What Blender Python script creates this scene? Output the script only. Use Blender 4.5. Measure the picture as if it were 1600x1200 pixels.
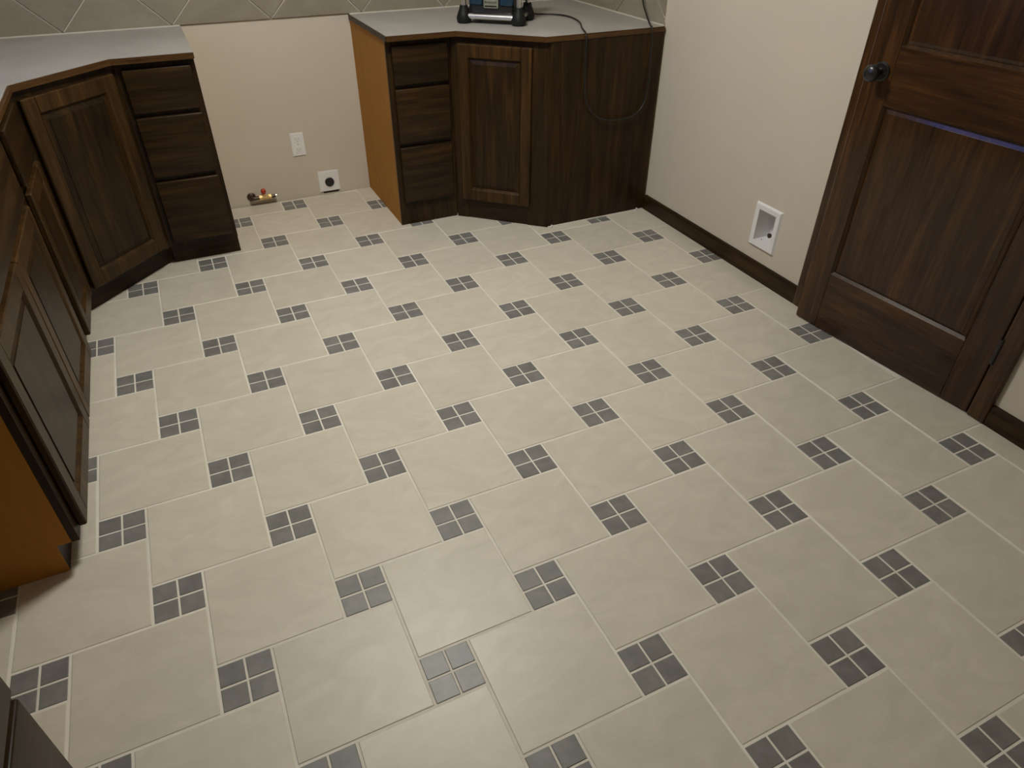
import bpy, bmesh, math, random
from mathutils import Vector, Matrix
random.seed(7)
for o in list(bpy.data.objects): bpy.data.objects.remove(o)
SC = bpy.context.scene; COL = SC.collection
U = 0.315                      # metres per floor-tile module; plan dimensions below are in modules
PI = math.pi

# ------------------------------------------------------------------ camera
RIGHT = Vector((0.90372048, -0.42810788, 0.00359794))
DOWN = Vector((-0.25327633, -0.54139513, -0.80171218))
FWD = Vector((0.3451672, 0.72361244, -0.59769946))
EYE = Vector((-1.85081125, -3.22320154, 4.88178984))
FPX = 1082.35
cam = bpy.data.cameras.new('camera'); cam.sensor_fit = 'HORIZONTAL'; cam.sensor_width = 36.0
cam.lens = FPX / 1600 * 36; cam.clip_start = 0.02
cob = bpy.data.objects.new('camera', cam); COL.objects.link(cob)
mw = Matrix((RIGHT, -DOWN, -FWD)).transposed().to_4x4(); mw.translation = EYE * U
cob.matrix_world = mw; SC.camera = cob

# ------------------------------------------------------------------ dusk sky, exposure
W = bpy.data.worlds.new('dusk'); SC.world = W; W.use_nodes = True
W.node_tree.nodes['Background'].inputs[0].default_value = (0.08, 0.17, 0.62, 1)
W.node_tree.nodes['Background'].inputs[1].default_value = 6.0
vs = SC.view_settings; vs.view_transform = 'Standard'; vs.look = 'None'; vs.gamma = 1; vs.use_curve_mapping = False
vs.exposure = 0.06
LAMP = 98.0                     # radiance of the ceiling lamp glass

# ------------------------------------------------------------------ materials
def srgb(r, g, b):
    f = lambda c: (c/255/12.92) if c/255 <= 0.04045 else ((c/255+0.055)/1.055)**2.4
    return (f(r), f(g), f(b), 1)
def lin(r, g, b): return (r, g, b, 1)
def new_mat(name, col, rough=0.5, metal=0.0, coat=0.0, spec=0.5):
    m = bpy.data.materials.new(name); m.use_nodes = True
    b = m.node_tree.nodes['Principled BSDF']
    b.inputs['Base Color'].default_value = col; b.inputs['Roughness'].default_value = rough
    b.inputs['Metallic'].default_value = metal; b.inputs['Coat Weight'].default_value = coat
    b.inputs['Specular IOR Level'].default_value = spec
    return m
class NT:
    def __init__(s, m): s.t = m.node_tree; s.b = s.t.nodes['Principled BSDF']
    def n(s, kind, **kw):
        x = s.t.nodes.new(kind)
        for k, v in kw.items():
            if k in ('i',):
                for a, c in v.items(): x.inputs[a].default_value = c
            else: setattr(x, k, v)
        return x
    def l(s, a, b): s.t.links.new(a, b)
    def ramp(s, stops):
        r = s.n('ShaderNodeValToRGB'); e = r.color_ramp.elements
        while len(e) < len(stops): e.new(0.5)
        for q, (p, c) in zip(e, stops): q.position = p; q.color = c
        return r
    def coords(s, scale, rnd=7.0):
        tc = s.n('ShaderNodeTexCoord'); mp = s.n('ShaderNodeMapping'); mp.inputs['Scale'].default_value = scale
        oi = s.n('ShaderNodeObjectInfo'); mu = s.n('ShaderNodeMath', operation='MULTIPLY'); mu.inputs[1].default_value = rnd
        va = s.n('ShaderNodeVectorMath', operation='ADD')
        s.l(tc.outputs['Object'], mp.inputs[0]); s.l(oi.outputs['Random'], mu.inputs[0])
        s.l(mp.outputs[0], va.inputs[0]); s.l(mu.outputs[0], va.inputs[1])
        return va.outputs[0], oi.outputs['Random']
def noise_mat(name, c1, c2, scale, rough=0.5, bump=0.0, detail=4, dist=0.0, coat=0.0, mid=0.5, spread=0.25, bscale=None, spec=0.5, tint=0.0):
    m = new_mat(name, c1, rough, coat=coat, spec=spec); t = NT(m)
    v, rnd = t.coords(scale if isinstance(scale, tuple) else (scale,)*3)
    nz = t.n('ShaderNodeTexNoise', i={'Scale': 1.0, 'Detail': detail, 'Roughness': 0.6, 'Distortion': dist}); t.l(v, nz.inputs['Vector'])
    r = t.ramp([(max(0, mid-spread), c1), (min(1, mid+spread), c2)]); t.l(nz.outputs['Fac'], r.inputs[0])
    out = r.outputs[0]
    if tint:
        hs = t.n('ShaderNodeHueSaturation'); mr = t.n('ShaderNodeMapRange', i={'To Min': 1-tint, 'To Max': 1+tint})
        t.l(rnd, mr.inputs[0]); t.l(mr.outputs[0], hs.inputs['Value']); t.l(out, hs.inputs['Color']); out = hs.outputs[0]
    t.l(out, t.b.inputs['Base Color'])
    if bump:
        bn = nz
        if bscale:
            v2, _ = t.coords((bscale,)*3); bn = t.n('ShaderNodeTexNoise', i={'Scale': 1.0, 'Detail': 2.0}); t.l(v2, bn.inputs['Vector'])
        bp = t.n('ShaderNodeBump', i={'Strength': bump, 'Distance': 0.002}); t.l(bn.outputs['Fac'], bp.inputs['Height']); t.l(bp.outputs[0], t.b.inputs['Normal'])
    return m
def wood_mat(name, dark, mid, light, axis, rough=0.42, coat=0.04, tint=0.12, spec=0.2):
    sc = [34.0]*3; sc[axis] = 2.2
    m = new_mat(name, mid, rough, coat=coat, spec=spec); t = NT(m); t.b.inputs['Coat Roughness'].default_value = 0.12
    v, rnd = t.coords(tuple(sc), 11.0)
    n1 = t.n('ShaderNodeTexNoise', i={'Scale': 0.55, 'Detail': 3.0, 'Roughness': 0.55, 'Distortion': 1.4}); t.l(v, n1.inputs['Vector'])
    n2 = t.n('ShaderNodeTexNoise', i={'Scale': 4.0, 'Detail': 3.0, 'Roughness': 0.6}); t.l(v, n2.inputs['Vector'])
    mx = t.n('ShaderNodeMix', data_type='FLOAT'); mx.inputs[0].default_value = 0.4
    t.l(n1.outputs['Fac'], mx.inputs[2]); t.l(n2.outputs['Fac'], mx.inputs[3])
    r = t.ramp([(0.30, dark), (0.5, mid), (0.70, light)]); t.l(mx.outputs[0], r.inputs[0])
    hs = t.n('ShaderNodeHueSaturation'); mr = t.n('ShaderNodeMapRange', i={'To Min': 1-tint, 'To Max': 1+tint})
    t.l(rnd, mr.inputs[0]); t.l(mr.outputs[0], hs.inputs['Value']); t.l(r.outputs[0], hs.inputs['Color']); t.l(hs.outputs[0], t.b.inputs['Base Color'])
    bp = t.n('ShaderNodeBump', i={'Strength': 0.12, 'Distance': 0.001}); t.l(n2.outputs['Fac'], bp.inputs['Height']); t.l(bp.outputs[0], t.b.inputs['Normal'])
    return m
WD, WM, WL = lin(.0065, .0032, .0009), lin(.0235, .0115, .0031), lin(.056, .027, .007)
M = {}
M['wood_v'] = wood_mat('stained_oak_upright', WD, WM, WL, 2)
M['wood_h'] = wood_mat('stained_oak_lengthwise', WD, WM, WL, 0)
M['wood_frame'] = wood_mat('lighter_stained_oak_frame', lin(.012, .006, .0016), lin(.042, .0205, .0056), lin(.090, .043, .0115), 2)
M['wood_y'] = wood_mat('stained_oak_run', WD, WM, WL, 1)
DD, DM, DL = lin(.010, .0041, .0011), lin(.038, .0152, .0038), lin(.088, .036, .0085)
M['door_v'] = wood_mat('door_wood_upright', DD, DM, DL, 2, rough=0.38, coat=0.45)
M['door_h'] = wood_mat('door_wood_rail', DD, DM, DL, 1, rough=0.38, coat=0.45)
M['band'] = wood_mat('oak_edge_band', lin(.035, .016, .005), lin(.08, .038, .012), lin(.15, .08, .026), 0, rough=0.35)
M['raw'] = noise_mat('raw_particle_panel', lin(.375, .172, .029), lin(.445, .212, .040), (30, 30, 6), rough=0.7, spec=0.15)
M['wall'] = noise_mat('beige_wall_paint', lin(.565, .505, .41), lin(.60, .535, .435), 3.0, rough=0.75, bump=0.15, bscale=260.0)
M['ceil'] = noise_mat('ceiling_paint', lin(.75, .72, .66), lin(.80, .77, .71), 4.0, rough=0.8)
M['tile'] = noise_mat('cream_floor_tile', lin(.545, .497, .405), lin(.645, .592, .492), (5.5, 8.5, 5.5), rough=0.42, detail=6, dist=1.6, bump=0.05, bscale=30.0, mid=0.5, spread=0.24, tint=0.035)
M['mosaic'] = noise_mat('charcoal_mosaic_tile', lin(.152, .147, .138), lin(.22, .213, .20), 26.0, rough=0.42, detail=5, bump=0.08, bscale=60.0, tint=0.09)
M['grout'] = noise_mat('pale_floor_grout', lin(.64, .60, .51), lin(.80, .76, .67), 5.0, rough=0.8, detail=5)
M['splash'] = noise_mat('taupe_backsplash_tile', lin(.235, .208, .155), lin(.31, .275, .21), (5, 5, 9), rough=0.35, detail=6, dist=1.2, tint=0.04)
M['splash_grout'] = new_mat('backsplash_grout', lin(.60, .56, .48), 0.8)
M['laminate'] = noise_mat('grey_laminate', lin(.32, .305, .28), lin(.42, .40, .375), (5, 3, 5), rough=0.38, detail=7, dist=1.0)
M['white'] = new_mat('white_plastic', lin(.78, .77, .76), 0.35)
M['slot'] = new_mat('socket_slot', lin(.03, .028, .026), 0.6)
M['grey_slot'] = new_mat('grey_socket_slot', lin(.30, .29, .28), 0.6)
M['black'] = new_mat('black_plastic', lin(.012, .012, .012), 0.35)
M['rubber'] = noise_mat('black_rubber', lin(.005, .0055, .005), lin(.010, .011, .010), 60.0, rough=0.5, spec=0.25)
M['knob'] = new_mat('oil_rubbed_bronze', lin(.010, .010, .010), 0.32, metal=0.0, coat=0.2)
M['alu'] = new_mat('brushed_aluminium', lin(.80, .79, .76), 0.32, metal=1.0)
M['blue'] = new_mat('petrol_blue_plastic', lin(.007, .032, .062), 0.3, coat=0.2)
M['plate'] = new_mat('radio_name_plate', lin(.24, .24, .185), 0.4)
M['brass'] = new_mat('brass', lin(.72, .52, .22), 0.28, metal=1.0)
M['bronze'] = new_mat('tarnished_pipe', lin(.09, .065, .045), 0.4, metal=0.7)
M['red'] = new_mat('red_handle', lin(.42, .035, .015), 0.35)
M['cord'] = new_mat('black_cord', lin(.010, .009, .008), 0.4)
M['hole'] = new_mat('bare_stud_wood', lin(.30, .19, .10), 0.8)
M['glass'] = new_mat('window_glass', lin(.9, .95, 1), 0.02); M['glass'].node_tree.nodes['Principled BSDF'].inputs['Transmission Weight'].default_value = 1.0
M['lamp'] = new_mat('lamp_glass', lin(.9, .9, .88), 0.4)
_b = M['lamp'].node_tree.nodes['Principled BSDF']; _b.inputs['Emission Color'].default_value = (1.0, 0.985, 0.91, 1); _b.inputs['Emission Strength'].default_value = LAMP

# ------------------------------------------------------------------ helpers
def box(bm, x0, x1, y0, y1, z0, z1, bev=0.0, seg=1):
    r = bmesh.ops.create_cube(bm, size=1.0)
    for v in r['verts']:
        v.co = Vector((x0+(v.co.x+.5)*(x1-x0), y0+(v.co.y+.5)*(y1-y0), z0+(v.co.z+.5)*(z1-z0)))
    if bev:
        es = list({e for v in r['verts'] for e in v.link_edges})
        bmesh.ops.bevel(bm, geom=es, offset=bev, segments=seg, affect='EDGES', profile=0.5)
def prism(bm, pts, z0, z1):
    lo = [bm.verts.new((x, y, z0)) for x, y in pts]; hi = [bm.verts.new((x, y, z1)) for x, y in pts]
    n = len(pts); bm.faces.new(hi); bm.faces.new(lo[::-1])
    for i in range(n): bm.faces.new((lo[i], lo[(i+1) % n], hi[(i+1) % n], hi[i]))
def slab_poly(bm, pts, z0, z1, ch):
    """prism with a small chamfer round its top (a tile)"""
    n = len(pts); cx = sum(p[0] for p in pts)/n; cy = sum(p[1] for p in pts)/n
    ins = inset(pts, ch)
    lo = [bm.verts.new((x, y, z0)) for x, y in pts]; md = [bm.verts.new((x, y, z1-ch*.8)) for x, y in pts]
    hi = [bm.verts.new((x, y, z1)) for x, y in ins]
    bm.faces.new(hi)
    for i in range(n):
        j = (i+1) % n
        bm.faces.new((lo[i], lo[j], md[j], md[i])); bm.faces.new((md[i], md[j], hi[j], hi[i]))
def inset(pts, d):                     # counter-clockwise convex polygon
    n = len(pts); out = []
    for i in range(n):
        a, b, c = Vector(pts[i-1]), Vector(pts[i]), Vector(pts[(i+1) % n])
        e1 = (b-a).normalized(); e2 = (c-b).normalized()
        n1 = Vector((-e1.y, e1.x)); n2 = Vector((-e2.y, e2.x)); k = 1+n1.dot(n2)
        o = b + (n1+n2)*(d/max(k, .2)); out.append((o.x, o.y))
    return out
def clip(pts, x0, x1, y0, y1):
    for ax, lim, sg in ((0, x0, 1), (0, x1, -1), (1, y0, 1), (1, y1, -1)):
        out = []; n = len(pts)
        for i in range(n):
            p, q = pts[i], pts[(i+1) % n]; a = (p[ax]-lim)*sg; b = (q[ax]-lim)*sg
            if a >= 0: out.append(p)
            if (a > 0 and b < 0) or (a < 0 and b > 0):
                t = a/(a-b); out.append((p[0]+(q[0]-p[0])*t, p[1]+(q[1]-p[1])*t))
        pts = out
        if len(pts) < 3: return []
    cl = []
    for p in pts:
        if not cl or (Vector(p)-Vector(cl[-1])).length > 1e-3: cl.append(p)
    if len(cl) > 2 and (Vector(cl[0])-Vector(cl[-1])).length < 1e-3: cl.pop()
    return cl if len(cl) > 2 else []
def area(p): return abs(sum(p[i-1][0]*p[i][1]-p[i][0]*p[i-1][1] for i in range(len(p))))/2
def tube(bm, pts, r, seg=10, cap=True):
    pts = [Vector(p) for p in pts]; rings = []; nrm = None
    for i, p in enumerate(pts):
        t = (pts[min(i+1, len(pts)-1)]-pts[max(i-1, 0)]).normalized()
        if nrm is None:
            nrm = t.orthogonal().normalized()
        nrm = (nrm-t*nrm.dot(t)).normalized(); bn = t.cross(nrm)
        rr = r[i] if isinstance(r, (list, tuple)) else r
        rings.append([bm.verts.new(p+(nrm*math.cos(a)+bn*math.sin(a))*rr) for a in (2*PI*k/seg for k in range(seg))])
    for a, b in zip(rings, rings[1:]):
        for k in range(seg): bm.faces.new((a[k], a[(k+1) % seg], b[(k+1) % seg], b[k]))
    if cap: bm.faces.new(rings[0][::-1]); bm.faces.new(rings[-1])
def lathe(bm, prof, origin, axis, seg=24):
    """prof: (distance along axis, radius)"""
    o = Vector(origin); ax = Vector(axis).normalized()
    tube(bm, [o+ax*d for d, _ in prof], [max(r, 1e-4) for _, r in prof], seg)
def spline(pts, n=8):
    P = [Vector(p) for p in pts]; P = [P[0]*2-P[1]]+P+[P[-1]*2-P[-2]]; out = []
    for i in range(1, len(P)-2):
        for k in range(n):
            t = k/n; a, b, c, d = P[i-1:i+3]
            out.append(0.5*((2*b)+(c-a)*t+(2*a-5*b+4*c-d)*t*t+(3*b-a-3*c+d)*t**3))
    out.append(P[-2]); return out
def finish(name, bm, mat, parent=None, loc=(0, 0, 0), rz=0.0, smooth=False, rot=None):
    bmesh.ops.recalc_face_normals(bm, faces=bm.faces)
    for v in bm.verts: v.co *= U
    me = bpy.data.meshes.new(name); bm.to_mesh(me); bm.free()
    me.materials.append(mat)
    if smooth:
        for p in me.polygons: p.use_smooth = True
        try: me.set_sharp_from_angle(angle=math.radians(40))
        except Exception: pass
    return place(name, me, parent, loc, rz, rot)
def place(name, me, parent=None, loc=(0, 0, 0), rz=0.0, rot=None):
    o = bpy.data.objects.new(name, me); COL.objects.link(o)
    o.location = Vector(loc)*U; o.rotation_euler = rot if rot else (0, 0, rz)
    if parent: o.parent = parent
    return o
def tag(o, label, cat, group=None, kind=None):
    o['label'] = label; o['category'] = cat
    if group: o['group'] = group
    if kind: o['kind'] = kind
    return o
def thing(name, label, cat, loc=(0, 0, 0), rz=0.0, group=None):
    return tag(place(name, None, None, loc, rz), label, cat, group)
def part(name, parent, mat, fn, loc=(0, 0, 0), rz=0.0, smooth=False, rot=None):
    bm = bmesh.new(); fn(bm); return finish(name, bm, mat, parent, loc, rz, smooth, rot)
def pbox(name, parent, mat, *a, bev=0.0, seg=1, **k):
    return part(name, parent, mat, lambda bm: box(bm, *a, bev=bev, seg=seg), **k)
def structure(o, label, cat): return tag(o, label, cat, kind='structure')

# ------------------------------------------------------------------ room dimensions (modules)
XL, XR, YF, YB, ZC = -5.56, 5.38, -7.2, 9.525, 7.75
TOE, CAB, TOP = 0.31, 2.862, 2.935
FY = 7.56                       # face of the two drawer banks
FX = -3.465                     # face of the long run

def holed_wall(name, mat, a0, a1, b0, b1, holes, to3d, thick, label):
    bm = bmesh.new()
    A = sorted({a0, a1}|{h[0] for h in holes}|{h[1] for h in holes}); B = sorted({b0, b1}|{h[2] for h in holes}|{h[3] for h in holes})
    A = [a for a in A if a0 <= a <= a1]; B = [b for b in B if b0 <= b <= b1]
    V = {}
    def vert(a, b, d):
        k = (a, b, d)
        if k not in V: V[k] = bm.verts.new(to3d(a, b, d))
        return V[k]
    solid = lambda i, j: 0 <= i < len(A)-1 and 0 <= j < len(B)-1 and not any(h[0] <= (A[i]+A[i+1])/2 <= h[1] and h[2] <= (B[j]+B[j+1])/2 <= h[3] for h in holes)
    for i in range(len(A)-1):
        for j in range(len(B)-1):
            if not solid(i, j): continue
            q = [(A[i], B[j]), (A[i+1], B[j]), (A[i+1], B[j+1]), (A[i], B[j+1])]
            for d in (0, thick): bm.faces.new([vert(*p, d) for p in q])
            for (p, r, di, dj) in ((q[0], q[1], 0, -1), (q[1], q[2], 1, 0), (q[2], q[3], 0, 1), (q[3], q[0], -1, 0)):
                if not solid(i+di, j+dj): bm.faces.new([vert(*p, 0), vert(*r, 0), vert(*r, thick), vert(*p, thick)])
    return structure(finish(name, bm, mat), label, 'wall')

# ------------------------------------------------------------------ walls, ceiling
DOOR = (0.035, 2.50)            # door opening along the right wall
CUT = (.335, .622, .004, .05)      # opening left under the range socket
wall_back = holed_wall('wall_back', M['wall'], XL-.4, XR+.4, -.05, ZC, [CUT], lambda a, b, d: (a, YB+d, b), 0.35, 'beige painted wall behind the empty range space')
BOXH = (3.40, 3.73, 0.55, 1.01)
wall_right = holed_wall('wall_right', M['wall'], YF, YB, 0.0, ZC, [(DOOR[0], DOOR[1], 0.0, 6.52), BOXH], lambda a, b, d: (XR+d, a, b), 0.38, 'beige painted wall with the dark wooden door')
WIN = (3.4, 6.9, 3.75, 6.6)
wall_left = holed_wall('wall_left', M['wall'], YF, YB, 0.0, ZC, [WIN], lambda a, b, d: (XL-d, a, b), 0.35, 'beige painted wall behind the long cabinet run')
wall_front = holed_wall('wall_front', M['wall'], XL-.35, XR+.4, 0.0, ZC, [], lambda a, b, d: (a, YF-d, b), 0.35, 'beige painted wall opposite the range space')
bm = bmesh.new(); box(bm, XL-.3, XR+.3, YF-.3, YB+.3, ZC, ZC+.3)
structure(finish('ceiling', bm, M['ceil']), 'white painted ceiling', 'ceiling')
# a small closet behind the door so that the gap round it is not open to the sky
bm = bmesh.new(); box(bm, XR+2.6, XR+2.7, -1, 3.6, -.05, ZC); structure(finish('wall_closet', bm, M['wall']), 'closet wall behind the wooden door', 'wall')
bm = bmesh.new(); box(bm, XR+.39, XR+2.6, -1.1, -1.0, -.05, ZC); box(bm, XR+.39, XR+2.6, 3.6, 3.7, -.05, ZC); box(bm, XR+.39, XR+2.6, -1, 3.6, 6.9, 7.0)
structure(finish('wall_closet_side', bm, M['wall']), 'closet side walls behind the wooden door', 'wall')
# window over the long counter (dusk outside)
bm = bmesh.new()
y0, y1, z0, z1 = WIN
for a in ((y0, y1, z0, z0+.14), (y0, y1, z1-.14, z1), (y0, y0+.14, z0+.14, z1-.14), (y1-.14, y1, z0+.14, z1-.14), ((y0+y1)/2-.07, (y0+y1)/2+.07, z0+.14, z1-.14)):
    box(bm, XL-.24, XL-.06, *a, bev=.01)
win = structure(finish('window_left_offscreen', bm, M['white']), 'white framed window above the long counter', 'window')
for a, b in ((y0+.14, (y0+y1)/2-.07), ((y0+y1)/2+.07, y1-.14)):
    pbox('pane', win, M['glass'], XL-.16, XL-.145, a, b, z0+.14, z1-.14)

# ------------------------------------------------------------------ floor: hopscotch tiles with four-piece charcoal inserts
S = 0.409; G = 0.021; GM = 0.017
FXY = (XL, XR, YF, YB-.025)
bm = bmesh.new(); box(bm, XL-.3, XR+2.6, YF-.3, YB+.3, -.16, -.05); box(bm, FXY[0], FXY[1]+.3, FXY[2], FXY[3], -.05, -.005)
floor = structure(finish('floor', bm, M['grout']), 'tiled floor of big cream squares with charcoal mosaic inserts', 'floor')
ZONES = [(-5.56, -3.75, 1.95, 9.6), (-5.56, -1.5, 7.85, 9.6), (1.35, 5.4, 7.7, 9.6), (3.6, 5.4, 6.55, 9.6), (-5.56, -3.75, -7.2, -.3)]
def hidden(p): return any(all(a <= x <= b and c <= y <= d for x, y in p) for a, b, c, d in ZONES)
def pix(x, y, z=0.0):
    v = Vector((x, y, z))-EYE; d = v.dot(FWD)
    if d < .2: return None
    return 800+FPX*v.dot(RIGHT)/d, 600+FPX*v.dot(DOWN)/d, d
def make_tile_mesh(pts, nm, mat, ch):
    bm = bmesh.new(); slab_poly(bm, pts, -.03, 0, ch); bmesh.ops.recalc_face_normals(bm, faces=bm.faces)
    for v in bm.verts: v.co *= U
    me = bpy.data.meshes.new(nm); bm.to_mesh(me); bm.free(); me.materials.append(mat); return me
h = .5-G/2; big_sq = [(-h, -h), (h, -h), (h, h), (-h, h)]
hm = (S-G-GM)/4; m_sq = [(-hm, -hm), (hm, -hm), (hm, hm), (-hm, hm)]
ME_BIG = make_tile_mesh(big_sq, 'floor_tile', M['tile'], .006); ME_MOS = make_tile_mesh(m_sq, 'mosaic_tile', M['mosaic'], .005)
bigs, moss = [], []
def put(lst, sq, cx, cy):
    p = clip([(cx+x, cy+y) for x, y in sq], *FXY)
    if len(p) < 3 or area(p) < .004*(1 if len(sq) and sq is big_sq else .2) or hidden(p): return
    if sq is m_sq and cx > 5.15 and .9 < cy < 2.1: return        # wholly under the door leaf
    if sq is m_sq and cy > 9.3 and area(p) < .4*area(sq): return  # cut slivers are left out and grouted
    full = abs(area(p)-area(sq)) < 1e-4
    mx = sum(q[0] for q in p)/len(p); my = sum(q[1] for q in p)/len(p)
    vis = [pix(*q) for q in p]
    score = 1e9
    for v in vis:
        if v and -60 < v[0] < 1660 and -20 < v[1] < 1260: score = min(score, v[2])
    lst.append((score, full, p, cx, cy, mx, my))
for a in range(-22, 23):
    for b in range(-22, 23):
        cx, cy = a+b*S, a*S-b
        if not (XL-2 < cx < XR+2 and YF-2 < cy < YB+2): continue
        put(bigs, big_sq, cx+(1+S)/2, cy+(S-1)/2)
        for sx in (-1, 1):
            for sy in (-1, 1): put(moss, m_sq, cx+sx*(hm+GM/2), cy+sy*(hm+GM/2))
def build_tiles(lst, nm, me_full, mat, ch, limit):
    lst.sort(key=lambda t: t[0]); rest = []
    for k, (sc, full, p, cx, cy, mx, my) in enumerate(lst):
        if k >= limit: rest.append(p); continue
        if full: o = place(nm, me_full, floor, (cx, cy, 0))
        else: o = place(nm, make_tile_mesh([(x-mx, y-my) for x, y in p], nm, mat, ch), floor, (mx, my, 0))
    if rest:
        bm = bmesh.new()
        for p in rest: slab_poly(bm, p, -.03, 0, ch)
        o = finish(nm+'_field', bm, mat, floor); o['kind'] = 'stuff'
build_tiles(bigs, 'floor_tile', ME_BIG, M['tile'], .006, 290)
build_tiles(moss, 'mosaic_tile', ME_MOS, M['mosaic'], .005, 296)

# ------------------------------------------------------------------ backsplash: squares set on the diagonal
D = 1.463; ZB = 2.945; GB = .012
def splash(wall, u0, u1, uv, to_loc, rot):
    bmg = bmesh.new(); box(bmg, u0, u1, -.012, 0.02, ZB+.012, ZB+D)
    finish('grout_bed', bmg, M['splash_grout'], wall, to_loc(0, 0), rot=rot)
    for k in range(-9, 10):
        for row in (0, 1):
            cx = uv+k*D+(D/2 if row else 0); polys = []
            if row == 0: polys = [(cx, ZB+D/2)]
            else: polys = [(cx, ZB), (cx, ZB+D)]
            for px, pz in polys:
                q = [(px, pz-D/2+GB), (px+D/2-GB, pz), (px, pz+D/2-GB), (px-D/2+GB, pz)]
                q = clip(q, u0+.004, u1-.004, ZB, ZB+D)
                if len(q) < 3 or area(q) < .004: continue
                mx = sum(c[0] for c in q)/len(q); mz = sum(c[1] for c in q)/len(q)
                bm = bmesh.new(); slab_poly(bm, [(x-mx, z-mz) for x, z in q], 0, .03, .006)
                for v in bm.verts: v.co = Vector((v.co.x, -v.co.z, v.co.y))
                finish('backsplash_tile', bm, M['splash'], wall, to_loc(mx, mz), rot=rot)
splash(wall_back, XL+.03, XR-.03, -2.97, lambda u, z: (u, YB-.002, z), (0, 0, 0))
splash(wall_right, -YB+.03, -6.50, -7.86, lambda u, z: (XR-.002, -u, z), (0, 0, -PI/2))
splash(wall_left, -1.6, YB-.03, 8.2, lambda u, z: (XL+.002, u, z) , (0, 0, PI/2))

# ------------------------------------------------------------------ cabinets
def drawer_front(parent, x0, x1, z0, z1, mat=None):
    return pbox('drawer', parent, mat or M['wood_h'], x0, x1, -.068, -.002, z0, z1, bev=.017, seg=3, smooth=True)
def rails_frame(parent, w, z0, z1, stiles, rails, loc=(0, 0, 0), rz=0.0):
    def fn(bm):
        for a, b in stiles: box(bm, a, b, 0, .06, z0, z1)
        for a, b in rails:
            xs = sorted(stiles)
            for (p, q), (r, s) in zip(xs, xs[1:]): box(bm, q, r, 0, .06, a, b)
    return part('face_frame', parent, M['wood_v'], fn, loc, rz)
def raised_panel(bm, x0, x1, z0, z1, y_edge, y_field, bw, y_back):
    """rectangle at depth y_edge sloping up to a flat field at y_field (smaller y = towards the room)"""
    o = [(x0, z0), (x1, z0), (x1, z1), (x0, z1)]; i = [(x0+bw, z0+bw), (x1-bw, z0+bw), (x1-bw, z1-bw), (x0+bw, z1-bw)]
    B = [bm.verts.new((x, y_back, z)) for x, z in o]; E = [bm.verts.new((x, y_edge, z)) for x, z in o]
    f = [bm.verts.new((x, y_edge-(y_edge-y_field)*.75, z)) for x, z in i]
    j = [(x0+bw, z0+bw), (x1-bw, z0+bw), (x1-bw, z1-bw), (x0+bw, z1-bw)]
    F = [bm.verts.new((x, y_field, z)) for x, z in j]
    for k in range(4):
        l = (k+1) % 4
        bm.faces.new((B[k], B[l], E[l], E[k])); bm.faces.new((E[k], E[l], f[l], f[k])); bm.faces.new((f[k], f[l], F[l], F[k]))
    bm.faces.new(F); bm.faces.new(B[::-1])
def frame_ring(bm, x0, x1, z0, z1, st, rt, rb, y0, y1, stick):
    """door frame: stiles and rails with a moulded slope round the panel opening"""
    a0, a1, c0, c1 = x0+st, x1-st, z0+rb, z1-rt
    box(bm, x0, a0, y0, y1, z0, z1, bev=.012); box(bm, a1, x1, y0, y1, z0, z1, bev=.012)
    box(bm, a0-.004, a1+.004, y0+.001, y1, z0, c0, bev=.010); box(bm, a0-.004, a1+.004, y0+.001, y1, c1, z1, bev=.010)
    q = [(a0, c0), (a1, c0), (a1, c1), (a0, c1)]; i = [(a0+stick, c0+stick), (a1-stick, c0+stick), (a1-stick, c1-stick), (a0+stick, c1-stick)]
    O = [bm.verts.new((x, y0+.008, z)) for x, z in q]; I = [bm.verts.new((x, y0+(y1-y0)*.62, z)) for x, z in i]
    for k in range(4): l = (k+1) % 4; bm.faces.new((O[k], O[l], I[l], I[k]))
    return a0+stick*.6, a1-stick*.6, c0+stick*.6, c1-stick*.6
def cab_door(parent, x0, x1, z0, z1, st=.185):
    bm = bmesh.new(); r = frame_ring(bm, x0, x1, z0, z1, st, .19, .19, -.068, -.002, .022)
    d = finish('door', bm, M['wood_frame'], parent)
    bm = bmesh.new(); raised_panel(bm, *r, -.026, -.054, .075, -.004)
    finish('door_panel', bm, M['wood_v'], d)
    return d
DZ = ((2.235, 2.78), (1.37, 2.175), (0.395, 1.30))

def drawer_bank(label, loc, rz, w, depth, flush, xin, group):
    c = thing('drawer_cabinet', label, 'cabinet', loc, rz, group)
    pbox('body', c, M['raw'], 0.0, w-.004, .062, depth, 0.0 if flush else TOE, CAB-.004)
    z0 = 0.0 if flush else TOE
    rails_frame(c, w, z0, CAB-.004, [(0, .09), (w-.09, w-.004)], [(2.70, CAB-.004), (2.13, 2.28), (1.28, 1.42), (z0, .44)])
    if not flush: pbox('toe_kick', c, M['wood_h'], 0, w-.004, .15, .19, 0, TOE)
    for a, b in DZ: drawer_front(c, xin[0], xin[1], a, b)
    return c
# left of the range space
drawer_bank('dark oak three-drawer cabinet between angled corner door and the brass gas valve', (-2.37, FY, 0), 0, .97, YB-FY-.01, False, (.065, .905), None)
# right of the range space
c = drawer_bank('dark oak three-drawer cabinet with bare orange side panel facing range space', (1.24, FY, 0), 0, .98, YB-FY-.01, True, (.05, .925), None)
pbox('side_panel', c, M['raw'], -.028, -.001, .035, YB-FY-.01, 0, CAB-.004)
pbox('front_stile', c, M['wood_v'], -.028, .0, -.002, .035, 0, CAB-.004)

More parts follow.
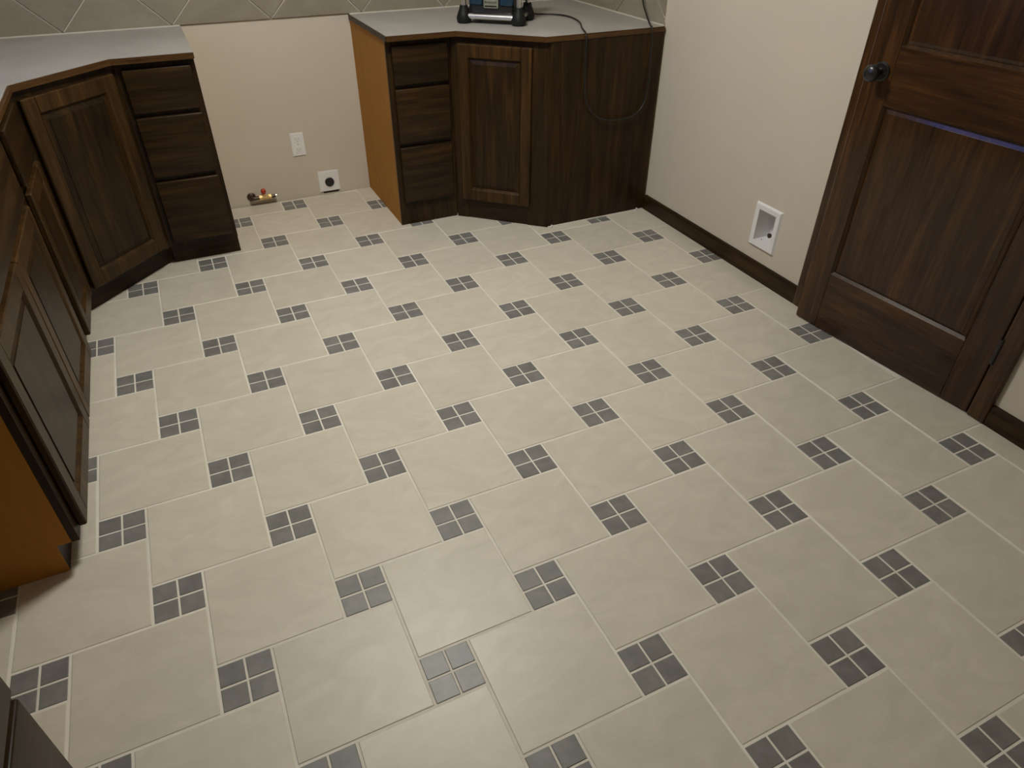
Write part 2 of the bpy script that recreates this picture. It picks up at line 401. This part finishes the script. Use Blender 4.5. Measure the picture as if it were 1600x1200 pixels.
# angled corner cabinet, left
P1, P2 = (FX, 6.465), (-2.37, FY); L = math.hypot(P2[0]-P1[0], P2[1]-P1[1]); A = math.atan2(P2[1]-P1[1], P2[0]-P1[0])
def tol(pts, o, a):
    ca, sa = math.cos(-a), math.sin(-a); return [((x-o[0])*ca-(y-o[1])*sa, (x-o[0])*sa+(y-o[1])*ca) for x, y in pts]
def rel(pts, o): return [(x-o[0], y-o[1]) for x, y in pts]
c = thing('corner_cabinet', 'angled dark oak corner cabinet with tall raised-panel door between two cabinet runs', 'cabinet', (*P1, 0), A)
part('body', c, M['raw'], lambda bm: prism(bm, rel([(P1[0]-.05, P1[1]+.045), (P2[0]-.045, P2[1]+.05), (P2[0]-.005, YB-.01), (XL+.01, YB-.01), (XL+.01, P1[1]+.005)], P1), TOE, CAB-.004), rz=-A)
rails_frame(c, L, TOE, CAB-.004, [(.005, .14), (L-.14, L-.005)], [(2.70, CAB-.004), (TOE, .44)])
pbox('toe_kick', c, M['wood_h'], -.06, L+.06, .17, .20, 0, TOE)
cab_door(c, .095, 1.448, .37, 2.765)

# long run along the left wall
c = thing('base_cabinet', 'dark oak base cabinet with one drawer over one narrow panelled door', 'cabinet', (FX, 5.07, 0), PI/2)
w = 6.46-5.07; dep = FX-XL-.01
pbox('body', c, M['raw'], .004, w-.004, .062, dep, TOE, CAB-.004)
rails_frame(c, w, TOE, CAB-.004, [(.004, .22), (w-.09, w-.004)], [(2.70, CAB-.004), (2.10, 2.22), (TOE, .42)])
pbox('toe_kick', c, M['wood_h'], .004, w-.002, .175, .20, 0, TOE)
drawer_front(c, .20, 1.345, 2.19, 2.775); cab_door(c, .20, 1.345, .37, 2.12)
c = thing('sink_base_cabinet', 'wide dark oak cabinet with paired panelled doors and bare orange end', 'cabinet', (FX, 1.87, 0), PI/2)
w = 5.07-1.87
pbox('body', c, M['raw'], .05, w-.004, .062, dep, TOE, CAB-.004)
rails_frame(c, w, TOE, CAB-.004, [(.0, .16), (1.60, 1.78), (w-.11, w-.004)], [(2.70, CAB-.004), (2.10, 2.22), (TOE, .42)])
pbox('toe_kick', c, M['wood_h'], .01, w-.004, .175, .20, 0, TOE)
def endp(bm):
    pr = [(.062, CAB-.004), (.062, TOE), (.176, TOE), (.176, 0), (dep, 0), (dep, CAB-.004)]
    a = [bm.verts.new((0, y, z)) for y, z in pr]; b = [bm.verts.new((.048, y, z)) for y, z in pr]
    bm.faces.new(a); bm.faces.new(b[::-1])
    for k in range(6): l = (k+1) % 6; bm.faces.new((a[k], a[l], b[l], b[k]))
part('end_panel', c, M['raw'], endp)
drawer_front(c, .12, 3.08, 2.19, 2.775)
cab_door(c, .12, 1.675, .345, 2.12); cab_door(c, 1.70, 3.08, .345, 2.12)
# nearest bank, beyond the dishwasher space
c = thing('drawer_cabinet', 'dark oak drawer cabinet across open dishwasher gap from the bare orange end', 'cabinet', (FX, -1.6, 0), PI/2)
w = 1.38
pbox('body', c, M['raw'], .004, w, .062, dep, TOE, CAB-.004)
rails_frame(c, w, TOE, CAB-.004, [(.004, .09), (w-.09, w)], [(2.70, CAB-.004), (2.13, 2.28), (1.25, 1.40), (TOE, .44)])
pbox('toe_kick', c, M['wood_h'], .004, w, .175, .20, 0, TOE)
for a, b in ((2.235, 2.78), (1.35, 2.175), (.395, 1.285)): drawer_front(c, .06, 1.31, a, b)

# angled corner cabinet, right, ending in a plain veneered side
Q1, Q2 = (2.225, FY-.02), (3.40, 6.45); L = math.hypot(Q2[0]-Q1[0], Q2[1]-Q1[1]); A = math.atan2(Q2[1]-Q1[1], Q2[0]-Q1[0])
c = thing('corner_cabinet', 'angled dark oak corner cabinet under the radio with plain veneered side', 'cabinet', (*Q1, 0), A)
part('body', c, M['raw'], lambda bm: prism(bm, rel([(Q1[0]+.04, Q1[1]+.05), (Q2[0]+.05, Q2[1]+.045), (XR-.01, 6.495), (XR-.01, YB-.01), (Q1[0]+.01, YB-.01)], Q1), 0, CAB-.004), rz=-A)
rails_frame(c, L, 0, CAB-.004, [(.0, .20), (1.26, L)], [(2.70, CAB-.004), (.30, .46)])
pbox('base_board', c, M['wood_h'], .20, 1.26, .012, .06, 0, .30)
cab_door(c, .12, 1.30, .345, 2.765, st=.17)
pbox('side_panel', c, M['wood_v'], 0, XR-.045-Q2[0], 0, .04, 0, CAB-.004, loc=(L, 0, 0), rz=-A)
pbox('grout_bead', c, M['grout'], .02, XR-.06-Q2[0], -.022, .0, 0, .014, loc=(L, 0, 0), rz=-A)

# ------------------------------------------------------------------ worktops
def offset_line(pts, d):               # to the right-hand side of travel
    out = []; P = [Vector(p) for p in pts]
    for i, p in enumerate(P):
        ns = []
        if i: e = (p-P[i-1]).normalized(); ns.append(Vector((e.y, -e.x)))
        if i < len(P)-1: e = (P[i+1]-p).normalized(); ns.append(Vector((e.y, -e.x)))
        if len(ns) == 1: out.append(p+ns[0]*d)
        else: out.append(p+(ns[0]+ns[1])*(d/(1+ns[0].dot(ns[1]))))
    return out
def worktop(label, front, back, ends, caulk):
    o = (front[0][0], front[0][1], TOP)
    t = thing('worktop', label, 'worktop', o)
    lc = lambda p: (p[0]-o[0], p[1]-o[1])
    part('slab', t, M['laminate'], lambda bm: prism(bm, [lc(p) for p in front+back], CAB-TOP+.012, 0))
    a = front; b = offset_line(front, .03)
    for k in range(len(a)-1):           # one length of edging per straight, mitred at the corners
        s = Vector(a[k]); e = Vector(a[k+1])-s; ang = math.atan2(e.y, e.x)
        q = tol([a[k], a[k+1], b[k+1], b[k]], a[k], ang)
        def fn(bm, q=q):
            prism(bm, q, CAB-TOP, -.004)
            top = [x for x in bm.edges if all(v.co.z > -.01 and v.co.y < -.02 for v in x.verts)]
            bmesh.ops.bevel(bm, geom=top, offset=.018, segments=2, affect='EDGES')
        part('edge_band', t, M['band'], fn, (*lc(a[k]), 0), ang)
    for x0, x1, y0, y1 in ends:
        pbox('end_strip', t, M['wood_y'], x0-o[0], x1-o[0], y0-o[1], y1-o[1], CAB-TOP, -.001)
    for x0, x1, y0, y1 in caulk:
        pbox('caulk_bead', t, M['splash_grout'], x0-o[0], x1-o[0], y0-o[1], y1-o[1], -.006, .016)
    return t
worktop('grey laminate worktop with oak edge turning corner above sink base run', [(FX+.05, -1.6), (FX+.05, 6.475), (-2.40, 7.46), (-1.395, 7.46)], [(-1.395, YB-.034), (XL+.034, YB-.034), (XL+.034, -1.6)], [], [(XL+.034, -1.40, YB-.045, YB-.03), (XL+.03, XL+.045, -1.6, YB-.045)])
worktop('grey laminate worktop with oak edge that carries the radio', [(1.205, 7.45), (2.28, 7.43), (3.30, 6.47), (XR-.034, 6.47)], [(XR-.034, YB-.034), (1.205, YB-.034)], [(1.190, 1.2055, 7.42, YB-.034)], [(1.215, XR-.034, YB-.045, YB-.03), (XR-.045, XR-.03, 6.48, YB-.045)])

# ------------------------------------------------------------------ baseboards, door trim, door
def base(name, y0, y1, label):
    bm = bmesh.new(); pr = [(XR, 0), (XR-.045, 0), (XR-.045, .205), (XR-.028, .245), (XR, .255)]
    a = [bm.verts.new((x, y0, z)) for x, z in pr]; b = [bm.verts.new((x, y1, z)) for x, z in pr]
    bm.faces.new(a); bm.faces.new(b[::-1])
    for k in range(5): l = (k+1) % 5; bm.faces.new((a[k], a[l], b[l], b[k]))
    structure(finish(name, bm, M['wood_y']), label, 'baseboard')
base('baseboard_right', 2.725, 6.44, 'dark wooden baseboard between corner cabinet and door casing')
base('baseboard_right_near', YF, -.172, 'dark wooden baseboard on the hinge side of the door')
def casing(name, y0, y1, z0, z1, label, mat):
    bm = bmesh.new(); box(bm, XR-.06, XR, y0, y1, z0, z1, bev=.022, seg=2); structure(finish(name, bm, mat), label, 'door casing')
casing('trim_1', 2.49, 2.725, 0, 6.73, 'dark wooden door casing on the knob side', M['door_v'])
casing('trim_2', -.17, .035, 0, 6.73, 'dark wooden door casing on the hinge side', M['door_v'])
casing('trim_3', -.17, 2.725, 6.52, 6.74, 'dark wooden door casing over the door head', M['door_h'])
bm = bmesh.new(); box(bm, XR, XR+.38, DOOR[0]-.03, DOOR[0]+.002, 0, 6.5); box(bm, XR, XR+.38, DOOR[1]-.002, DOOR[1]+.03, 0, 6.5); box(bm, XR, XR+.38, DOOR[0], DOOR[1], 6.48, 6.53)
structure(finish('trim_4', bm, M['door_v']), 'dark wooden jamb lining the door opening', 'door jamb')
# door leaf, a hand's breadth ajar; local y runs from the hinges to the knob edge, -x is the room side
DW, DH, DT = 2.425, 6.42, .11
door = structure(place('door_1', None, None, (5.33, .045, .018), math.radians(4.7)), 'dark stained two-panel wooden door, slightly ajar', 'door')
s0, s1 = .325, DW-.325
for a, b in ((0, s0), (s1, DW)): pbox('stile', door, M['door_v'], 0, DT, a, b, 0, DH, bev=.010)
for a, b in ((0, .765), (2.80, 3.39), (6.05, DH)): pbox('rail', door, M['door_h'], .001, DT-.001, s0-.002, s1+.002, a, b, bev=.004)
for a, b in ((.765, 2.80), (3.39, 6.05)):
    bm = bmesh.new()
    q = [(s0, a), (s1, a), (s1, b), (s0, b)]; k = .027
    i = [(s0+k, a+k), (s1-k, a+k), (s1-k, b-k), (s0+k, b-k)]
    O = [bm.verts.new((.004, y, z)) for y, z in q]; I = [bm.verts.new((.032, y, z)) for y, z in i]
    for n in range(4): l = (n+1) % 4; bm.faces.new((O[n], O[l], I[l], I[n]))
    mo = finish('panel_moulding', bm, M['door_v'], door)
    bm = bmesh.new(); raised_panel(bm, s0+.015, s1-.015, a+.015, b-.015, .042, .024, .052, .08)
    for v in bm.verts: v.co = Vector((v.co.y, v.co.x, v.co.z))
    finish('door_panel', bm, M['door_v'], door)
kn = part('knob', door, M['knob'], lambda bm: lathe(bm, [(-.002, .098), (.016, .098), (.030, .083), (.032, .040), (.10, .036), (.115, .050), (.13, .074), (.155, .088), (.18, .087), (.205, .072), (.218, .045), (.222, .002)], (0, 2.235, 3.125), (-1, 0, 0), 28), smooth=True)
for z in (.82, 3.2, 5.6):
    part('hinge', door, M['knob'], lambda bm: lathe(bm, [(0, .022), (.30, .022)], (-.012, -.014, z-.15), (0, 0, 1), 12), smooth=True)

# ------------------------------------------------------------------ wall fittings
# duplex outlet
def plate_mesh(bm, w, h_, t):
    box(bm, -w/2, w/2, -t, 0, -h_/2, h_/2)
    top = [e for e in bm.edges if all(abs(v.co.y+t) < 1e-5 for v in e.verts)]
    bmesh.ops.bevel(bm, geom=top, offset=.012, segments=2, affect='EDGES')
o = thing('wall_outlet', 'white rectangular duplex wall outlet above the round black socket', 'outlet', (.022, YB, .955))
part('cover_plate', o, M['white'], lambda bm: plate_mesh(bm, .228, .40, .022))
for s in (-1, 1):
    r = part('receptacle', o, M['white'], lambda bm: (box(bm, -.052, .052, -.03, -.02, s*.088-.058, s*.088+.058, bev=.008)))
    for x in (-.022, .022): pbox('slot', r, M['grey_slot'], x-.004, x+.004, -.0315, -.029, s*.088-.005, s*.088+.028)
    part('ground_hole', r, M['grey_slot'], lambda bm: lathe(bm, [(0, .009), (.002, .009)], (0, -.0295, s*.088-.03), (0, -1, 0), 10))
part('screw', o, M['grey_slot'], lambda bm: lathe(bm, [(0, .008), (.003, .008)], (0, -.021, 0), (0, -1, 0), 10))
# range receptacle
o = thing('range_receptacle', 'square white plate with round black range socket just above the floor', 'outlet', (.462, YB, .232))
part('cover_plate', o, M['white'], lambda bm: plate_mesh(bm, .37, .375, .026))
so = part('socket', o, M['black'], lambda bm: lathe(bm, [(0, .083), (.022, .083), (.028, .076), (.026, .066), (.018, .062), (.018, .002)], (0.004, -.02, -.015), (0, -1, 0), 28), smooth=True)
for x, z, w_, h_ in ((-.03, -.02, .012, .045), (.035, -.02, .012, .045), (.004, .025, .04, .010)):
    pbox('slot', so, M['slot'], x-w_/2, x+w_/2, -.041, -.037, z-h_/2, z+h_/2)
def cut(bm):
    i = [(CUT[0]-.462, CUT[2]-.232), (CUT[1]-.462, CUT[2]-.232), (CUT[1]-.462, CUT[3]-.232), (CUT[0]-.462, CUT[3]-.232)]
    a = [bm.verts.new((x, 0, z)) for x, z in i]; b = [bm.verts.new((x, .16, z)) for x, z in i]
    for k in range(4): l = (k+1) % 4; bm.faces.new((a[k], a[l], b[l], b[k]))
    bm.faces.new(b)
part('cut_out', o, M['hole'], cut)
# gas valve
o = thing('gas_valve', 'small brass gas valve with red handle low on the wall', 'valve', (-.94, YB, 0.15))
part('flange', o, M['bronze'], lambda bm: lathe(bm, [(0, .075), (.012, .075), (.03, .045), (.035, .03)], (0, 0, 0), (0, -1, 0), 20), smooth=True)
part('pipe', o, M['bronze'], lambda bm: tube(bm, spline([(0, -.02, 0), (0.0, -.075, 0), (.02, -.098, 0), (.06, -.105, 0), (.15, -.105, 0)], 5), .036, 12), smooth=True)
part('valve_body', o, M['brass'], lambda bm: lathe(bm, [(0, .046), (.05, .046), (.055, .036), (.08, .04), (.11, .047), (.14, .04), (.16, .036), (.165, .044), (.21, .044)], (.12, -.105, 0), (1, 0, 0), 6))
part('stem', o, M['brass'], lambda bm: lathe(bm, [(0, .016), (.06, .016)], (.21, -.105, .02), (0, 0, 1), 12), smooth=True)
part('handle', o, M['red'], lambda bm: lathe(bm, [(0, .014), (.01, .033), (.04, .045), (.075, .04), (.095, .022), (.10, .002)], (.21, -.105, .06), (0, -.15, 1), 14), smooth=True)
part('flare_nut', o, M['bronze'], lambda bm: lathe(bm, [(0, .04), (.05, .04), (.055, .028), (.075, .028)], (.335, -.105, 0), (1, 0, 0), 6))
part('end_cap', o, M['alu'], lambda bm: lathe(bm, [(0, .034), (.025, .034), (.03, .002)], (.40, -.105, 0), (1, 0, 0), 14), smooth=True)
# recessed ice-maker box
o = thing('recessed_valve_box', 'white recessed water supply box in wall above the baseboard', 'valve box', (XR, 3.565, .78))
ya, yb, za, zb = -.165, .165, -.23, .23
def fr(bm):
    q = [(-.255, -.32), (.255, -.32), (.255, .32), (-.255, .32)]; n = [(-.235, -.30), (.235, -.30), (.235, .30), (-.235, .30)]; i = [(ya, za), (yb, za), (yb, zb), (ya, zb)]
    R0 = [bm.verts.new((0, y, z)) for y, z in q]; R1 = [bm.verts.new((-.035, y, z)) for y, z in n]; R2 = [bm.verts.new((-.03, y, z)) for y, z in i]; R3 = [bm.verts.new((.0, y, z)) for y, z in i]
    for a, b in ((R0, R1), (R1, R2), (R2, R3)):
        for k in range(4): l = (k+1) % 4; bm.faces.new((a[k], a[l], b[l], b[k]))
part('frame', o, M['white'], fr)
def cav(bm):
    i = [(ya, za), (yb, za), (yb, zb), (ya, zb)]; A_ = [bm.verts.new((0, y, z)) for y, z in i]; B_ = [bm.verts.new((.26, y*.94, z*.96)) for y, z in i]
    for k in range(4): l = (k+1) % 4; bm.faces.new((A_[k], A_[l], B_[l], B_[k]))
    bm.faces.new(B_)
part('cavity', o, M['white'], cav)
part('stop_valve', o, M['alu'], lambda bm: (lathe(bm, [(0, .03), (.05, .03), (.055, .022), (.12, .022)], (.13, -.06, -.222), (0, 0, 1), 14), lathe(bm, [(0, .018), (.07, .018)], (.13, -.06, -.10), (-1, 0, 0), 12)), smooth=True)
part('handle', o, M['bronze'], lambda bm: (lathe(bm, [(0, .012), (.012, .034), (.03, .034), (.036, .01)], (.06, -.06, -.10), (-1, 0, 0), 14)), smooth=True)
part('drain_screw', o, M['grey_slot'], lambda bm: lathe(bm, [(0, .010), (.006, .010)], (.06, .09, -.226), (0, 0, 1), 10))

# ------------------------------------------------------------------ tile spacers left at the foot of the veneered side
for x, y, lb in ((3.47, 6.40, 'tiny white tile spacer at the angled corner of the veneered cabinet side'), (5.18, 6.415, 'tiny white tile spacer where the veneered cabinet side nears the baseboard')):
    bm = bmesh.new(); box(bm, -.012, .012, -.012, .012, 0, .05, bev=.003); box(bm, -.035, .035, -.012, .012, 0, .018, bev=.003)
    tag(finish('tile_spacer', bm, M['white'], None, (x, y, 0)), lb, 'tile spacer', 'tile spacers left on the floor')

# ------------------------------------------------------------------ job-site radio (local x right, y back, z up)
rd = thing('jobsite_radio', 'black and blue job-site radio with silver roll bars', 'radio', (2.945, 7.665, TOP+.002), math.atan2(-.63, .73))
HW, DP, HT = .44, .62, .86      # half spacing of corner bumpers, depth, height
part('body', rd, M['black'], lambda bm: box(bm, -.36, .36, .06, DP-.06, .055, HT-.05, bev=.05, seg=3), smooth=True)
for s in (-1, 1):
    sp = part('speaker_panel', rd, M['blue'], lambda bm: box(bm, s*.245-.105, s*.245+.105, .035, .075, .25, .72, bev=.03, seg=3), smooth=True)
    part('grille', sp, M['rubber'], lambda bm: lathe(bm, [(0, .085), (.012, .085), (.018, .075), (.012, .06), (.016, .002)], (s*.245, .04, .46), (0, -1, 0), 24), smooth=True)
pl = part('name_plate', rd, M['plate'], lambda bm: box(bm, -.118, .118, .028, .07, .215, .41, bev=.018, seg=2), smooth=True)
pbox('plate_slot', pl, M['rubber'], -.095, .095, .024, .03, .238, .254)
cu = bpy.data.curves.new('lettering', 'FONT'); cu.body = 'Bluetooth'; cu.size = .05*U; cu.extrude = .0008*U; cu.align_x = 'CENTER'
to = bpy.data.objects.new('lettering_curve', cu); COL.objects.link(to)
me = bpy.data.meshes.new_from_object(to.evaluated_get(bpy.context.evaluated_depsgraph_get())); bpy.data.objects.remove(to)
me.materials.clear(); me.materials.append(M['rubber'])
place('lettering', me, pl, (0, .0265, .285), rot=(PI/2, 0, 0))
pbox('display', rd, M['slot'], -.11, .11, .03, .07, .50, .66, bev=.01)
def bump(bm, x, y, z, up):
    k = 1 if up else -1
    lathe(bm, [(0, .085), (.015, .108), (.07, .118), (.13, .098), (.20, .070), (.245, .060)], (x, y, z), (0, 0, -k if up else 1), 16)
for x in (-HW, HW):
    for y in (.045, DP-.045):
        part('corner_foot', rd, M['rubber'], lambda bm: bump(bm, x, y, 0, False), smooth=True)
        part('corner_bumper', rd, M['rubber'], lambda bm: bump(bm, x, y, HT, True), smooth=True)
        part('upright_bar', rd, M['alu'], lambda bm: tube(bm, [(x, y, .2), (x, y, HT-.2)], .038, 14), smooth=True)
for y in (.03, DP-.03):
    part('cross_bar', rd, M['alu'], lambda bm: tube(bm, [(-HW+.06, y, .10), (HW-.06, y, .10)], .041, 16), smooth=True)
    part('cross_bar', rd, M['alu'], lambda bm: tube(bm, [(-HW+.06, y, HT-.09), (HW-.06, y, HT-.09)], .041, 16), smooth=True)
for x in (-HW-.01, HW+.01):
    part('side_bar', rd, M['alu'], lambda bm: tube(bm, [(x, .11, .095), (x, DP-.11, .095)], .030, 14), smooth=True)
part('handle', rd, M['rubber'], lambda bm: tube(bm, spline([(-.36, DP/2, HT-.06), (-.33, DP/2, HT+.09), (-.2, DP/2, HT+.14), (.2, DP/2, HT+.14), (.33, DP/2, HT+.09), (.36, DP/2, HT-.06)], 5), .036, 10), smooth=True)

# ------------------------------------------------------------------ power cord: radio, over the edge, a hanging loop, up to the outlet on the tiled wall
ce = TOP+.017
pts = [(3.72, 7.93, TOP+.10), (3.95, 8.12, ce+.01), (4.22, 8.02, ce), (4.36, 7.75, ce), (4.28, 7.25, ce), (4.06, 6.78, ce), (3.95, 6.52, ce+.004), (3.93, 6.425, ce-.03), (3.925, 6.405, 2.75), (3.93, 6.40, 2.45), (3.96, 6.40, 2.10), (4.06, 6.39, 1.85), (4.27, 6.385, 1.70), (4.58, 6.385, 1.645), (4.88, 6.385, 1.68), (5.06, 6.39, 1.84), (5.11, 6.40, 2.15), (5.10, 6.40, 2.5), (5.09, 6.405, 2.78), (5.09, 6.425, ce-.02), (5.10, 6.50, ce+.01), (5.16, 6.70, 3.05), (5.24, 6.96, 3.22), (5.30, 7.12, 3.50), (5.29, 7.15, 3.72)]
bm = bmesh.new(); tube(bm, spline(pts, 8), .0125, 10)
tag(finish('power_cord', bm, M['cord'], smooth=True), 'thin black power cord draped over worktop edge in a hanging loop', 'cord')
o = thing('wall_outlet', 'white outlet on the tiled wall feeding the radio cord', 'outlet', (XR-.03, 7.15, 3.78), -PI/2)
part('cover_plate', o, M['white'], lambda bm: plate_mesh(bm, .228, .36, .022))
part('plug', o, M['black'], lambda bm: box(bm, -.04, .04, -.10, -.02, -.10, -.02, bev=.012))

# ------------------------------------------------------------------ ceiling lamps
def ceiling_lamp(x, y, r, label, mat):
    t = thing('ceiling_lamp_offscreen', label, 'lamp', (x, y, ZC), 0, None)
    part('base', t, M['white'], lambda bm: lathe(bm, [(0, r*1.06), (.07, r*1.06), (.09, r)], (0, 0, 0), (0, 0, -1), 32), smooth=True)
    part('lamp_shade_offscreen', t, mat, lambda bm: lathe(bm, [(.08, r*.98), (.16, r*.97), (.25, r*.85), (.31, r*.6), (.335, r*.3), (.34, .002)], (0, 0, 0), (0, 0, -1), 32), smooth=True)
ceiling_lamp(0.1, 3.9, .62, 'round glass ceiling lamp over the middle of the tiled floor', M['lamp'])
